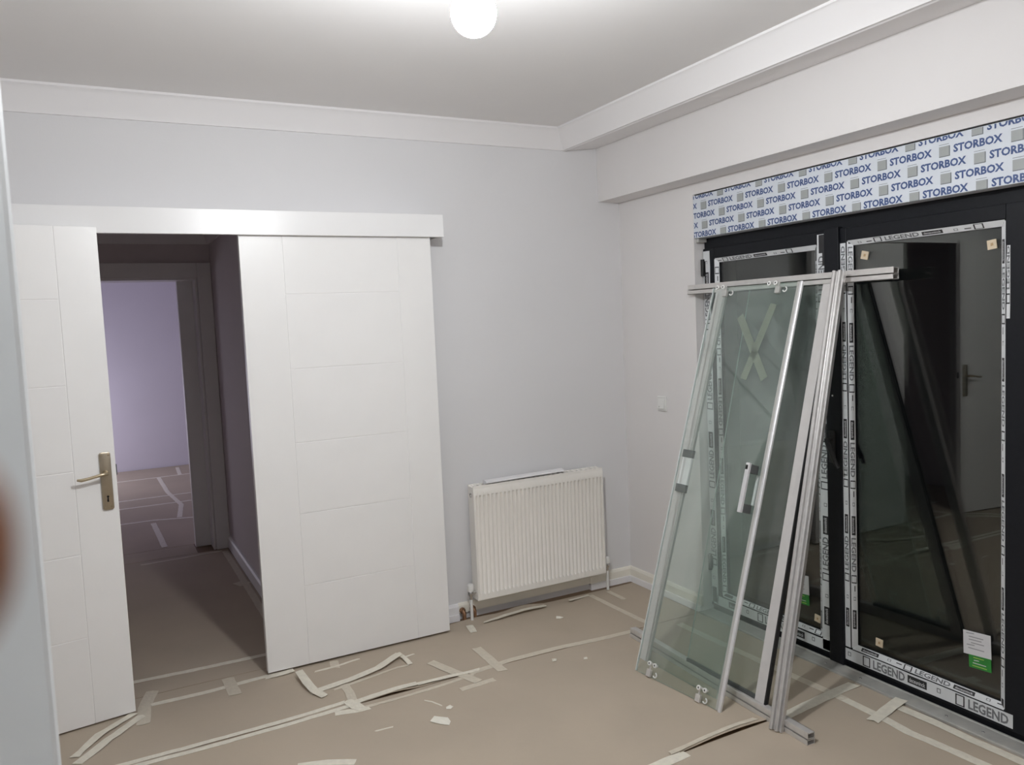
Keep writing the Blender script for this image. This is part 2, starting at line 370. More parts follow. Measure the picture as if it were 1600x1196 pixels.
# track cover above the sliding door
tc = thing('trim_8', (-2.36, -.10, 1.995), 'long white cover board hiding the sliding door track', kind=S)
MB().box((-3.555, -.172, 1.996), (-1.176, -.152, 2.104)).build('fascia_board', 'white_semi', tc, .002)
MB().box((-3.555, -.152, 2.084), (-1.176, -.0, 2.104)).build('top_board', 'white_semi', tc, .001)
MB().box((-1.194, -.152, 1.998), (-1.178, -.0, 2.084)).build('end_board', 'white_semi', tc, .001)
MB().box((-3.55, -.118, 2.066), (-1.20, -.09, 2.084)).build('track', 'aluminium', tc)
# near, out of focus leaf at the left edge of the picture, standing open beside the photographer
a3 = math.radians(20)
E0 = V((-2.7975, -2.905, .01)); dirn = V((-math.sin(a3), -math.cos(a3), 0)); nor = V((math.cos(a3), -math.sin(a3), 0))
def np_(s, d, z): return E0+dirn*s-nor*d+V((0, 0, z))
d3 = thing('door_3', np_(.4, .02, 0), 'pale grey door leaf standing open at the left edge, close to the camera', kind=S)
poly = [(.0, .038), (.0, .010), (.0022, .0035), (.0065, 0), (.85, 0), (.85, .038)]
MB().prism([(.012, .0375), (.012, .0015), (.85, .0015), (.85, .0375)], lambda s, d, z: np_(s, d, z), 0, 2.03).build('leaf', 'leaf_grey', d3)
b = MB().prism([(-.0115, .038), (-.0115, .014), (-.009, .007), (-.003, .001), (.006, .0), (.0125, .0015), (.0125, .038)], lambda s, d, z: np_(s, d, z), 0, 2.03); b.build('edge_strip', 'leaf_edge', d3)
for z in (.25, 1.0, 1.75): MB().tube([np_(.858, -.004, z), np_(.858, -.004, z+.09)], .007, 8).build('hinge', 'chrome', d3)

# ------------------------------------------------------------------ radiator
rx0, rx1, rz0, rz1, ry = -1.050, -.246, .113, .718, -.100
ra = thing('radiator', ((rx0+rx1)/2, -.06, 0), 'cream white ribbed panel radiator under the bare wall', 'radiator')
NR = 32
b = MB(); x = rx0+.012; pitch = (rx1-rx0-.024)/NR
zt = [(rz0+.002, 0), (rz0+.032, 0), (rz0+.040, 1), (rz1-.052, 1), (rz1-.046, 0), (rz1-.012, 0), (rz1-.003, -.5)]
cols = [(rx0, 0), (rx0+.010, 0)]
for i in range(NR):
    c = rx0+.012+pitch*(i+.5)
    cols += [(c-pitch*.48, 0), (c-pitch*.40, .15), (c-pitch*.22, .85), (c-pitch*.12, 1), (c+pitch*.12, 1), (c+pitch*.22, .85), (c+pitch*.40, .15), (c+pitch*.48, 0)]
cols += [(rx1-.010, 0), (rx1, 0)]
nv = len(cols)
for z, k in zt:
    for cx, h in cols: b.v.append(V((cx, ry+(.0105*(1-h)*k if k > 0 and rx0+.011 < cx < rx1-.011 else 0)+(.010*-k if k < 0 else 0), z)))
for r in range(len(zt)-1):
    for c in range(nv-1): b.f.append((r*nv+c, r*nv+c+1, (r+1)*nv+c+1, (r+1)*nv+c)); b.m.append(0)
rp_ = b.build('ribbed_front', 'radiator', ra, smooth=40, fix=False)
for xa, xb in ((rx0-.002, rx0+.010), (rx1-.010, rx1+.002)):
    MB().box((xa, ry+.002, rz0), (xb, -.030, rz1)).build('side_panel', 'radiator', ra, .003)
MB().box((rx0+.004, -.044, rz0+.006), (rx1-.004, -.034, rz1-.01)).build('rear_panel', 'radiator', ra, .002)
b = MB(); b.box((rx0, ry+.001, rz1-.008), (rx1, ry+.014, rz1+.004)); b.box((rx0, -.043, rz1-.008), (rx1, -.030, rz1+.004))
for i in range(26):
    xx = rx0+.012+i*(rx1-rx0-.03)/25; b.box((xx, ry+.014, rz1-.004), (xx+.014, -.043, rz1+.002))
tg = b.build('top_grille', 'radiator', ra)
MB().box((rx0+.002, ry+.006, rz0), (rx1-.002, -.034, rz0+.008)).build('bottom_edge', 'radiator', ra, .002)
for xx, s in ((rx0-.002, -1), (rx1+.002, 1)):
    b = MB().lathe([(.012, -.002), (.012, .004), (.009, .005), (.009, .001), (0, .001)], (xx, -.068, rz1-.045), (s, 0, 0), 16); b.build('vent_plug', 'chrome', ra, smooth=40)
MB().box((rx0+.1, -.034, rz0+.1), (rx0+.14, 0, rz1-.1)).build('bracket', 'radiator', ra); MB().box((rx1-.14, -.034, rz0+.1), (rx1-.10, 0, rz1-.1)).build('bracket', 'radiator', ra)
def valve(x, s, zc, nm):
    v = MB(); v.tube([(x, -.068, zc), (x+s*.030, -.068, zc)], [.010, .010], 12); v.lathe([(.013, -.012), (.016, -.004), (.016, .010), (.012, .016)], (x+s*.028, -.068, zc-.004), (0, 0, 1), 14)
    v.tube([(x+s*.028, -.068, zc-.006), (x+s*.028, -.068, zc-.034)], [.011, .009], 12)
    vo = v.build('valve', 'chrome', ra, smooth=40)
    MB().lathe([(0, .052), (.012, .052), (.016, .048), (.0175, .030), (.0165, .014), (0, .014)], (x+s*.028, -.068, zc-.004), (0, 0, 1), 18).build('valve_cap', 'plastic_white', vo, smooth=40)
    MB().tube([(x+s*.028, -.068, zc-.032), (x+s*.028, -.068, 0.0)], .0085, 12).build('supply_pipe', 'plastic_white', ra, smooth=40)
valve(rx0-.002, -1, .155, 'l'); valve(rx1+.002, 1, .150, 'r')
# bare pipe stubs in the wall beside the left valve
for i, xx in enumerate((-1.112, -1.052)):
    b = MB(); b.tube([(xx, 0, .052), (xx, -.035, .052), (xx, -.042, .044), (xx, -.042, .0)], [.011, .011, .011, .010], 12); b.lathe([(.016, 0), (.016, .016), (.012, .018)], (xx, -.01, .052), (0, -1, 0), 12)
    b.build('copper_pipe', 'copper', smooth=40, label=('copper pipe elbow left of the radiator valve', 'copper pipe elbow right of the radiator valve')[i], cat='pipe', group='pipe stubs by the radiator')
# loose trim profile lying on the radiator
a = V((-.974, -.092, rz1+.0045)); c = V((-.482, -.070, rz1+.0045)); e = (c-a).normalized(); n2 = V((-e.y, e.x, 0))
b = MB().prism([(-.008, .007), (.010, .002), (.010, .000), (.040, .000), (.040, .016), (.022, .021), (-.006, .014)], lambda p, z, t: a+e*t+n2*p+V((0, 0, z)), 0, .492)
b.build('trim_offcut', 'trim_white', smooth=30, label='loose white trim profile lying on top of the radiator', cat='trim')

# ------------------------------------------------------------------ light switch
sy, sz = -.347, 1.083
sw = thing('light_switch', (0, sy, sz-.04), 'white rocker light switch on the wall by the corner', 'switch')
MB().prism(rrect(.078, .082, .008), lambda p, q, t: (-t, sy+p, sz+q), 0, .008).build('plate', 'plastic_white', sw, .003, smooth=40)
MB().prism([(-.008, -.027), (-.017, -.027), (-.009, .026), (-.008, .026)], lambda x, z, y: (x, y, sz+z), sy-.027, sy+.027).build('rocker', 'plastic_white', sw, .001)
MB().lathe([(0, .0015), (.003, .001), (.003, 0)], (-.0155, sy+.012, sz-.017), (-1, 0, 0), 10).build('indicator', 'chrome', sw)

# ------------------------------------------------------------------ roller shutter box above the balcony doors
sb = thing('shutter_box', (.05, -1.47, 1.945), 'roller shutter box wrapped in blue and white printed film', 'shutter box')
BZ0, BZ1, BY0, BY1 = 1.946, 2.158, -.640, -2.298
MB().box((-.002, BY1, BZ0), (.20, BY0, BZ1)).build('box', 'film_blue', sb, .002)
MB().box((.010, BY1, BZ1), (.19, BY0, BZ1+.0065)).build('gap_shadow', 'gasket', sb)
T1 = text('STORBOX', .036); q1 = []
XF = -.0026
rows = [(2.140, -.871), (2.0915, -1.005), (2.0435, -1.133), (1.9955, -1.010), (1.9485, -1.140)]
def cut_word(M, z1):
    bm = bmesh.new(); vs_ = [bm.verts.new(M @ v) for v in T1[0]]
    for f in T1[1]:
        try: bm.faces.new([vs_[i] for i in f])
        except ValueError: pass
    for co, no in (((0, 0, z1), (0, 0, 1)), ((0, BY0-.003, 0), (0, 1, 0)), ((0, BY1+.003, 0), (0, -1, 0))):
        bmesh.ops.bisect_plane(bm, geom=bm.verts[:]+bm.edges[:]+bm.faces[:], plane_co=co, plane_no=no, clear_outer=True)
    bm.verts.index_update(); o = MB(); o.v = [v.co.copy() for v in bm.verts]; o.f = [tuple(v.index for v in f.verts) for f in bm.faces]; o.m = [0]*len(o.f); bm.free()
    return o
for zb, ys in rows:
    k0 = -4
    for k in range(-4, 8):
        y = ys-k*.2535
        wd = cut_word(frame_m((XF, y, zb), (0, -.172, 0), (0, 0, .0285)), BZ1-.002)
        if wd.f: wd.build('printed_word', 'print_blue', sb, fix=False)
        yq = y+.016
        if yq+.040 < BY0-.003 and yq > BY1+.003:
            zt_ = min(zb+.0285, BZ1-.002); zl = zb-.006
            if zb < 1.955: zl = max(zl, BZ0+.001)
            if zt_ > zl+.004:
                q2 = MB(); q2.quad([(XF, yq+.038, zl), (XF, yq, zl), (XF, yq, zt_), (XF, yq+.038, zt_)], 0)
                q2.quad([(XF+.0003, yq+.038, zl-.0025), (XF+.0003, yq-.003, zl-.0025), (XF+.0003, yq-.003, zt_), (XF+.0003, yq+.038, zt_)], 1)
                if zt_+.008 < BZ1-.002: q2.quad([(XF, yq+.038, zt_+.0055), (XF, yq, zt_+.0055), (XF, yq, zt_+.007), (XF, yq+.038, zt_+.007)], 1)
                q2.build('printed_square', ['print_square', 'print_square_dark'], sb, fix=False)

# ------------------------------------------------------------------ balcony doors (anthracite, protective film still on)
WY0, WY1, WZ1 = -.6385, -2.298, 1.946
XFR = .066      # outer frame face
b = MB(); b.box((XFR, WY1, 1.885), (.13, WY0, WZ1)); b.box((XFR, WY0-.03, .0), (.13, WY0, 1.885)); b.box((XFR, WY1, 0), (.13, WY1+.03, 1.885)); b.box((XFR, WY1+.03, .0), (.13, WY0-.03, .028))
win = b.build('window_1', 'anthracite', kind=S, bevel=.003, label='pair of anthracite glazed balcony doors with protective film')
MB().box((.012, -.6385, 1.925), (.064, -.66, WZ1)).build('shutter_guide_end', 'plastic_grey', win, .002)
XS = .054       # sash face
FX = XS-.0011   # film face
def sash(y0, y1, z0, z1, gy0, gy1, gz0, gz1):
    """y0 > y1 outer edges; g* glass sight lines; beads slope in to the pane"""
    b = MB(); bd = .022
    b.box((XS, gy0+bd, z0), (.115, y0, z1)); b.box((XS, y1, z0), (.115, gy1-bd, z1))
    b.box((XS, gy1-bd, gz1+bd), (.115, gy0+bd, z1)); b.box((XS, gy1-bd, z0), (.115, gy0+bd, gz0-bd))
    so = b.build('sash', 'anthracite', win, .003)
    o = [(gy0+bd, gz0-bd), (gy1-bd, gz0-bd), (gy1-bd, gz1+bd), (gy0+bd, gz1+bd)]; i = [(gy0, gz0), (gy1, gz0), (gy1, gz1), (gy0, gz1)]
    for k in range(4):
        j = (k+1) % 4; bb = MB()
        P = [V((XS+.003, *o[k])), V((XS+.003, *o[j])), V((XS+.017, *i[j])), V((XS+.017, *i[k]))]
        bb.slab(P, (.020, 0, 0)); bb.build('glazing_bead', 'anthracite', so)
    MB().box((XS+.022, gy1-.012, gz0-.012), (XS+.028, gy0+.012, gz1+.012)).build('glass_pane', 'window_glass', so)
    MB().box((XS+.044, gy1-.012, gz0-.012), (XS+.050, gy0+.012, gz1+.012)).build('glass_pane', 'window_glass', so)
    return so
GZ0, GZ1 = .116, 1.818
s1 = sash(-.641, -1.432, .030, 1.893, -.742, -1.342, GZ0, GZ1)
s2 = sash(-1.468, -2.262, .030, 1.893, -1.538, -2.146, GZ0, GZ1)
MB().box((.040, -1.487, .013), (.070, -1.413, 1.90)).build('cover_strip', 'anthracite', win, .003)
# ---- printed film strips
TL = text('LEGEND', .032); TD = text('deceuninck', .012)
def film(parent, o, ex, ey, L, w, start, gap=.0, face=None, torn=0, flip=False, name='protective_film', bare=()):
    """film strip from o along unit ex for length L, width w along unit ey, print repeating every 0.41 m from start"""
    ex = V(ex); ey = V(ey); n = V((-1, 0, 0)) if face is None else V(face); o = V(o)
    b = MB(); N_ = max(4, int(L/.08)); 
    lo_ = []; hi_ = []
    for i in range(N_+1):
        t = L*i/N_; r = random.uniform(-1, 1)*torn
        lo_.append(o+ex*t+ey*max(0, r)); hi_.append(o+ex*t+ey*(w+min(0, r)))
    for i in range(N_):
        b.slab([lo_[i], lo_[i+1], hi_[i+1], hi_[i]], n*.0006)
    zz = n*.0010
    def R(t0, t1, v0, v1, mi, k=0):
        t0 = max(t0, .002); t1 = min(t1, L-.002)
        if t1-t0 < .003: return
        b.quad([o+ex*t0+ey*v0+zz+n*k, o+ex*t1+ey*v0+zz+n*k, o+ex*t1+ey*v1+zz+n*k, o+ex*t0+ey*v1+zz+n*k], mi)
    hgt = w*.74; v0 = w*.13
    right = ex.cross(ey).dot(n) > 0
    def word(a0, ln, vb, hh, k):
        x_, y_ = ex, ey
        if not right: y_ = -ey
        if flip: x_, y_ = -x_, -y_
        o_ = o+ex*(a0 if x_ == ex else a0+ln)+ey*(vb if y_ == ey else vb+hh)+zz*k
        return frame_m(o_, x_*ln, y_*hh)
    t = start-.41*4
    while t < L:
        # open square, word, black bar with the maker's name, small house mark, short rule
        a_ = t; 
        if a_ > 0 and a_+.038 < L:
            for (p0, p1, r0, r1) in ((0, .036, v0-w*.05, v0+w*.03), (0, .036, v0+hgt-w*.03, v0+hgt+w*.05), (0, .005, v0, v0+hgt), (.031, .036, v0, v0+hgt)): R(a_+p0, a_+p1, r0, r1, 1)
        a_ = t+.050
        if a_ > 0 and a_+.15 < L:
            b.add(TL, word(a_, .148, v0, hgt, 1), 2)
        a_ = t+.210
        R(a_, a_+.083, v0+hgt*.12, v0+hgt*.95, 1)
        if a_ > 0 and a_+.085 < L:
            b.add(TD, word(a_+.007, .069, v0+hgt*.28, hgt*.46, 1.5), 3)
        a_ = t+.335
        R(a_, a_+.016, v0+hgt*.35, v0+hgt*.42, 2); R(a_, a_+.003, v0+hgt*.35, v0+hgt*.75, 2); R(a_+.013, a_+.016, v0+hgt*.35, v0+hgt*.75, 2); R(a_, a_+.016, v0+hgt*.75, v0+hgt*.84, 2)
        R(t+.375, t+.400, v0+hgt*.55, v0+hgt*.75, 1) if gap else None
        t += .41
    for (t0, t1, va, vb) in bare: R(t0, t1, va*w, vb*w, 1, .0002)
    return b.build(name, ['film_white', 'print_black', 'print_grey', 'label_white'], parent, fix=False)
def bead_frame(a, bpt): return None
cs = V((-1, 0, 0))
Z = (0, 0, 1); RGT = (0, -1, 0)
bl = math.hypot(.022, .014)
def beadface(sidey, sidez):
    """unit normal of a bead that slopes towards the pane"""
    return V((-.022, sidey*.014, sidez*.014)).normalized()
bx = XS+.0025
# left sash
film(s1, (FX, -.693, .05), Z, (0, 1, 0), 1.83, .050, .20, torn=.003)                                # outer film on the hinge stile
film(s1, (bx, -.721, .10), Z, V((.014, -.022, 0)).normalized(), 1.735, bl*.95, .02, face=beadface(-1, 0), gap=1, flip=True)
film(s1, (FX, -1.366, .045), Z, (0, -1, 0), 1.835, .046, .315, torn=.002, bare=((1.70, 1.82, .62, 1.0),))   # lock stile
film(s1, (bx, -1.363, .10), Z, V((.014, .022, 0)).normalized(), 1.735, bl*.95, .23, face=beadface(1, 0), gap=1)
film(s1, (bx, -.725, 1.839), RGT, V((.014, 0, -.022)).normalized(), .634, bl*.95, .05, face=beadface(0, -1), gap=1)
film(s1, (FX, -.66, .041), RGT, Z, .75, .051, .31, torn=.003)
film(s1, (bx, -.725, .095), RGT, V((.014, 0, .022)).normalized(), .634, bl*.95, .18, face=beadface(0, 1), gap=1)
# right sash
film(s2, (FX, -1.487, .10), Z, (0, -1, 0), 1.73, .027, .29, torn=.001)
film(s2, (bx, -1.517, .10), Z, V((.014, -.022, 0)).normalized(), 1.735, bl*.95, .285, face=beadface(-1, 0), gap=1, flip=True)
film(s2, (bx, -2.167, .10), Z, V((.014, .022, 0)).normalized(), 1.735, bl*.95, .15, face=beadface(1, 0), gap=1, flip=True)
film(s2, (FX, -2.172, 1.50), Z, (0, -1, 0), .25, .013, .05, torn=.002)                              # strip left half peeled
film(s2, (bx, -1.521, 1.839), RGT, V((.014, 0, -.022)).normalized(), .642, bl*.95, .12, face=beadface(0, -1), gap=1)
film(s2, (FX, -1.470, .041), RGT, Z, .728, .051, .105, torn=.002)
film(s2, (bx, -1.521, .095), RGT, V((.014, 0, .022)).normalized(), .642, bl*.95, .24, face=beadface(0, 1), gap=1)
# ---- stickers on the panes
PX = XS+.0218
def beige(parent, y, z, rot):
    r = math.radians(rot); e1 = V((0, -math.cos(r), math.sin(r))); e2 = V((0, math.sin(r), math.cos(r))); o = V((PX, y, z)); h = .0165
    b = MB().slab([o-e1*h-e2*h, o+e1*h-e2*h, o+e1*h+e2*h, o-e1*h+e2*h], (-.004, 0, 0))
    k = V((-.0043, 0, 0)); b.quad([o-e1*.005-e2*.006+k, o+e1*.006-e2*.004+k, o+e1*.005+e2*.006+k, o-e1*.004+e2*.005+k], 1)
    b.build('spacer_pad', ['sticker_beige', 'sticker_mark'], parent, fix=False)
beige(s2, -1.590, 1.772, -14); beige(s2, -2.110, 1.760, 6); beige(s2, -1.640, .160, -3); beige(s1, -1.320, .163, -6); beige(s1, -.80, 1.70, 8) if False else None
def label_sticker(parent, y, z):
    b = MB(); X = PX-.0004
    b.slab([(X, y, z), (X, y-.105, z+.008), (X, y-.102, z+.098), (X, y+.002, z+.090)], (-.0004, 0, 0), 0)
    X2 = X-.0006
    for i, (w_, oy) in enumerate(((.03, .01), (.055, .02), (.048, .02), (.05, .028), (.03, .012), (.06, .018))):
        zz_ = z+.080-i*.011; b.quad([(X2, y-oy, zz_), (X2, y-oy-w_, zz_+.004), (X2, y-oy-w_, zz_+.0075), (X2, y-oy, zz_+.0035)], 1)
    a_ = b.build('glazing_label', ['label_white', 'label_ink'], parent, fix=False)
    b = MB(); X3 = X-.0008
    b.slab([(X3, y-.022, z-.046), (X3, y-.106, z-.040), (X3, y-.104, z+.010), (X3, y-.020, z+.002)], (-.0004, 0, 0), 0)
    X4 = X3-.0008
    for i, (w_, oy, mi) in enumerate(((.04, .038, 1), (.02, .04, 2), (.05, .036, 2), (.055, .034, 1))):
        zz_ = z-.006-i*.0105; b.quad([(X4, y-oy, zz_), (X4, y-oy-w_, zz_+.003), (X4, y-oy-w_, zz_+.006), (X4, y-oy, zz_+.003)], mi)
    b.build('green_label', ['label_green', 'label_yellow', 'label_white'], parent, fix=False)
label_sticker(s2, -2.003, .247); label_sticker(s1, -1.168, .247)
# ---- handle, hinges
h = MB().box((.028, -1.463, .90), (.040, -1.433, 1.04)).build('handle_plate', 'gasket', win, .004)
b = MB(); b.tube([(.034, -1.448, 1.0), (.0, -1.448, 1.0)], .010, 12); b.tube([(.004, -1.444, 1.006), (-.004, -1.458, .985), (-.006, -1.475, .955), (-.006, -1.500, .905), (-.004, -1.510, .890)], [.010, .011, .010, .0095, .007], 12)
b.build('handle_lever', 'gasket', h, smooth=50)
MB().lathe([(0, .002), (.004, .0015), (.004, 0)], (.040, -1.448, 1.19), (-1, 0, 0), 10).build('screw_cap', 'plastic_white', win)
for z in (.22, 1.755):
    b = MB(); b.tube([(.046, -.645, z), (.046, -.645, z+.085)], .010, 10); b.box((.05, -.66, z+.01), (.056, -.645, z+.075)); b.build('hinge', 'gasket', win, smooth=40)
# threshold strip on the floor in front of the doors
th = thing('door_threshold', (.01, -1.47, 0), 'dusty aluminium threshold strip below the balcony doors', 'threshold')
b = MB().prism([(-.034, 0), (.053, 0), (.053, .012), (.046, .012), (.042, .009), (-.022, .008), (-.026, .012), (-.034, .010)], lambda x, z, y: (x, y, z), WY1, WY0-.001); b.build('strip', 'aluminium_dusty', th, .001)
for y in (-1.08, -1.42, -1.60, -1.98, -2.12): MB().lathe([(0, .003), (.005, .002), (.006, 0)], (.005, y, .0084), (0, 0, 1), 12).build('screw', 'chrome', th, smooth=40)

# ------------------------------------------------------------------ floor protection: paper sheets and masking tape
def sheet(name, x0, x1, y0, y1, label, z=.0, jag=.004, lifts=(), holes=()):
    """kraft paper sheet, edges slightly wavy, some edges lifted"""
    nx = max(2, int((x1-x0)/.06)); ny = max(2, int(abs(y1-y0)/.06)); b = MB(); th_ = .0009
    P = {}
    for k in (0, 1):
        for j in range(ny+1):
            for i in range(nx+1):
                x = x0+(x1-x0)*i/nx; y = y0+(y1-y0)*j/ny
                r = math.sin(x*7.3+y*3.1+z*900)+math.sin(x*3.7-y*9.1)
                if j in (0, ny): y += jag*.5*r
                if i in (0, nx): x += jag*.5*r
                zl = z+.0006+.00035*(r+2)
                for (lx, ly, rad, hgt) in lifts:
                    d = math.hypot((x-lx)/rad[0], (y-ly)/rad[1])
                    if d < 1: zl += hgt*(1-d*d)**2
                P[(k, j, i)] = len(b.v); b.v.append(V((x, y, zl+(th_ if k else 0))))
    for j in range(ny):
        for i in range(nx):
            b.f.append((P[1,j,i], P[1,j,i+1], P[1,j+1,i+1], P[1,j+1,i])); b.m.append(0)
            b.f.append((P[0,j,i], P[0,j+1,i], P[0,j+1,i+1], P[0,j,i+1])); b.m.append(1)
    for j in range(ny):
        for i in (0, nx): b.f.append((P[0,j,i], P[0,j+1,i], P[1,j+1,i], P[1,j,i])); b.m.append(1)
    for i in range(nx):
        for j in (0, ny): b.f.append((P[0,j,i], P[0,j,i+1], P[1,j,i+1], P[1,j,i])); b.m.append(1)
    return b.build(name, ['kraft', 'kraft_edge'], label=label, cat='paper', group='floor protection paper', smooth=40)
sheet('floor_paper', -3.55, -.028, -.632, -.052, 'brown paper sheet on the floor running along the radiator wall', lifts=((-1.72, -.632, (.14, .05), .010), (-1.05, -.05, (.22, .05), .012), (-.78, -.05, (.16, .05), .018)))
sheet('floor_paper', -3.55, -.036, -1.640, -.637, 'brown paper sheet in the middle of the floor under the leaning glass', lifts=((-.75, -1.64, (.30, .06), .012),))
sheet('floor_paper', -3.55, -.036, -2.66, -1.644, 'brown paper sheet nearest the photographer in front of the balcony doors')
sheet('floor_paper', -3.10, -.036, -5.45, -2.664, 'brown paper sheet below the photographer')
sheet('floor_paper', -3.44, -1.97, -.050, .108, 'narrow brown paper strip in the doorway beside the sliding door', z=.0002, lifts=((-2.02, -.05, (.10, .05), .01),))
sheet('floor_paper', -3.44, -1.97, .112, 2.27, 'brown paper sheet on the corridor floor')
sheet('floor_paper', -3.98, -.52, 2.56, 4.30, 'brown paper sheet just inside the far room')
sheet('floor_paper', -3.98, -.52, 4.304, 6.63, 'brown paper sheet by the lilac far wall')
sheet('floor_paper', -3.04, -2.18, 2.275, 2.556, 'brown paper strip in the far doorway')
def tape(pts, w, label, m='tape', z=.0030, lift=None, name='masking_tape', jag=.0015, group='masking tape on the floor'):
    """ribbon along a floor polyline; lift = heights per point"""
    P = [V((p[0], p[1], 0)) for p in pts]; H = lift or [0]*len(P)
    # resample
    Q = []; HH = []
    for i in range(len(P)-1):
        n = max(1, int((P[i+1]-P[i]).length/.035))
        for k in range(n): Q.append(P[i].lerp(P[i+1], k/n)); HH.append(H[i]+(H[i+1]-H[i])*k/n)
    Q.append(P[-1]); HH.append(H[-1]); b = MB()
    n = len(Q)
    for i, q in enumerate(Q):
        d = (Q[min(i+1, n-1)]-Q[max(i-1, 0)]).normalized(); s = V((-d.y, d.x, 0)); end = i in (0, n-1)
        for v_ in (-.5, 0, .5):
            j1 = random.uniform(-1, 1)*jag*(1 if v_ else 0); j2 = random.uniform(-1, 1)*(.006 if end else 0)
            zz = z+HH[i]+random.uniform(0, .0007)+(.0006 if v_ == 0 else 0)
            b.v.append(q+s*(w*v_+j1)+d*j2+V((0, 0, zz)))
    for i in range(n-1):
        for k in (0, 1): a_ = i*3+k; b.f.append((a_, a_+1, a_+4, a_+3)); b.m.append(0)
    bm_v = len(b.v); b.v += [v-V((0, 0, .0007)) for v in b.v[:]]
    for f in list(b.f): b.f.append(tuple(bm_v+i for i in f[::-1])); b.m.append(0)
    for i in range(n-1):
        for e in (0, 2): a_ = i*3+e; b.f.append((a_, a_+3, bm_v+a_+3, bm_v+a_)); b.m.append(0)
    for i in (0, n-1):
        for k in (0, 1): a_ = i*3+k; b.f.append((a_, a_+1, bm_v+a_+1, bm_v+a_)); b.m.append(0)
    return b.build(name, m, label=label, cat='tape', group=group)
W_ = .027
tape([(-3.40,-.612),(-2.739,-.622),(-2.519,-.622),(-2.282,-.618),(-2.078,-.609),(-1.915,-.592)], W_, 'masking tape along the floor seam, back strip of the pair at the left')
tape([(-3.40,-.660),(-2.708,-.658),(-2.479,-.664),(-2.213,-.655),(-2.029,-.646),(-1.907,-.636)], W_, 'masking tape along the floor seam, front strip of the pair at the left')
tape([(-1.907,-.624),(-1.80,-.612),(-1.695,-.610),(-1.60,-.606)], .034, 'short masking tape lifting above the gap in the middle floor seam', lift=[0,.004,.009,.006])
tape([(-1.86,-.684),(-1.70,-.684),(-1.54,-.676),(-1.347,-.655)], .020, 'thin masking tape along the lower side of the middle floor seam', 'tape_thin')
tape([(-1.60,-.612),(-1.454,-.620),(-1.35,-.622),(-1.294,-.617)], .026, 'masking tape on the upper side of the seam between the two slanting pieces', lift=[.005,.006,.002,0])
tape([(-1.36,-.634),(-1.128,-.609),(-.888,-.613),(-.647,-.637),(-.461,-.646)], .036, 'long masking tape on the seam running to the shower rail', 'tape_thin')
tape([(-2.913,-.466),(-2.87,-.392),(-2.83,-.335),(-2.700,-.205)], .034, 'crumpled masking tape below the hinged door, wall side strip', lift=[.002,.006,.008,.002], jag=.004)
tape([(-2.905,-.525),(-2.85,-.46),(-2.798,-.391),(-2.672,-.243)], .036, 'crumpled masking tape below the hinged door, room side strip', lift=[.001,.003,.004,.001], jag=.004)
tape([(-2.62,-.016),(-2.66,-.17),(-2.672,-.330)], .052, 'masking tape patch beside the bottom corner of the hinged door', 'tape_thin')
tape([(-2.90,.142),(-2.738,.138),(-2.442,.119),(-2.092,.111)], .034, 'masking tape across the doorway, corridor side')
tape([(-2.63,-.158),(-2.392,-.162),(-2.14,-.143)], .032, 'masking tape across the doorway, room side')
tape([(-2.309,-.072),(-2.304,-.26)], .052, 'short masking tape piece crossing the doorway strip', 'tape_thin', z=.0042)
tape([(-2.16,-.158),(-2.10,-.166),(-2.03,-.160)], .040, 'torn masking tape at the lower left corner of the sliding door', lift=[0,.004,.006], jag=.005)
tape([(-1.952,-.222),(-1.85,-.219),(-1.736,-.197)], .016, 'thin masking tape sliver just in front of the sliding door')
tape([(-1.841,-.150),(-1.856,-.235)], .040, 'pinkish masking tape patch half under the sliding door', 'tape_thin', z=.0026)
tape([(-2.017,-.428),(-1.84,-.400),(-1.696,-.370),(-1.563,-.290)], .040, 'wide lifted masking tape in front of the sliding door', lift=[.001,.003,.012,.020])
tape([(-1.925,-.455),(-1.771,-.425),(-1.612,-.392),(-1.56,-.395)], .018, 'narrow masking tape below the lifted tape', 'tape_thin')
tape([(-1.566,-.275),(-1.553,-.33),(-1.548,-.40)], .024, 'masking tape closing the right end of the lifted tape', lift=[.018,.010,.002])
tape([(-1.54,-.300),(-1.49,-.292)], .012, 'small tape shred right of the lifted tape')
tape([(-2.024,-.243),(-2.015,-.354),(-2.003,-.431),(-1.973,-.500)], .038, 'curling masking tape at the left end of the lifted tape', lift=[.030,.018,.010,.003])
tape([(-1.871,-.425),(-1.872,-.515),(-1.885,-.630)], .038, 'masking tape linking the lifted tape to the floor seam', 'tape_thin')
tape([(-1.979,-.668),(-1.90,-.690),(-1.840,-.694)], .040, 'masking tape patch below the left seam joint')
tape([(-1.900,-.590),(-1.882,-.660),(-1.87,-.700)], .044, 'crumpled masking tape knot where the seam strips meet', z=.0048, jag=.006)
tape([(-1.461,-.421),(-1.409,-.585),(-1.355,-.735)], .046, 'slanting masking tape left of the next one over the floor seam', 'tape_thin', z=.0044)
tape([(-1.212,-.396),(-1.215,-.551),(-1.219,-.695)], .046, 'slanting masking tape below the radiator end of the seam', 'tape_thin', z=.0044)
tape([(-1.459,-.758),(-1.37,-.752),(-1.29,-.747)], .034, 'masking tape patch below the slanting piece on the seam', 'tape_thin')
tape([(-1.879,-.896),(-1.807,-.901)], .010, 'thin tape sliver lying on the open paper')
tape([(-1.626,-.761),(-1.601,-.791),(-1.580,-.844)], .009, 'thin curled tape shred beyond the white chip')
tape([(-2.195,-.985),(-2.102,-1.015),(-2.010,-1.070)], .036, 'single masking tape piece at the bottom edge of the picture')
tape([(-.353,-.089),(-.350,-.323),(-.342,-.594)], .032, 'masking tape from the radiator corner towards the shower rail', 'tape_thin')
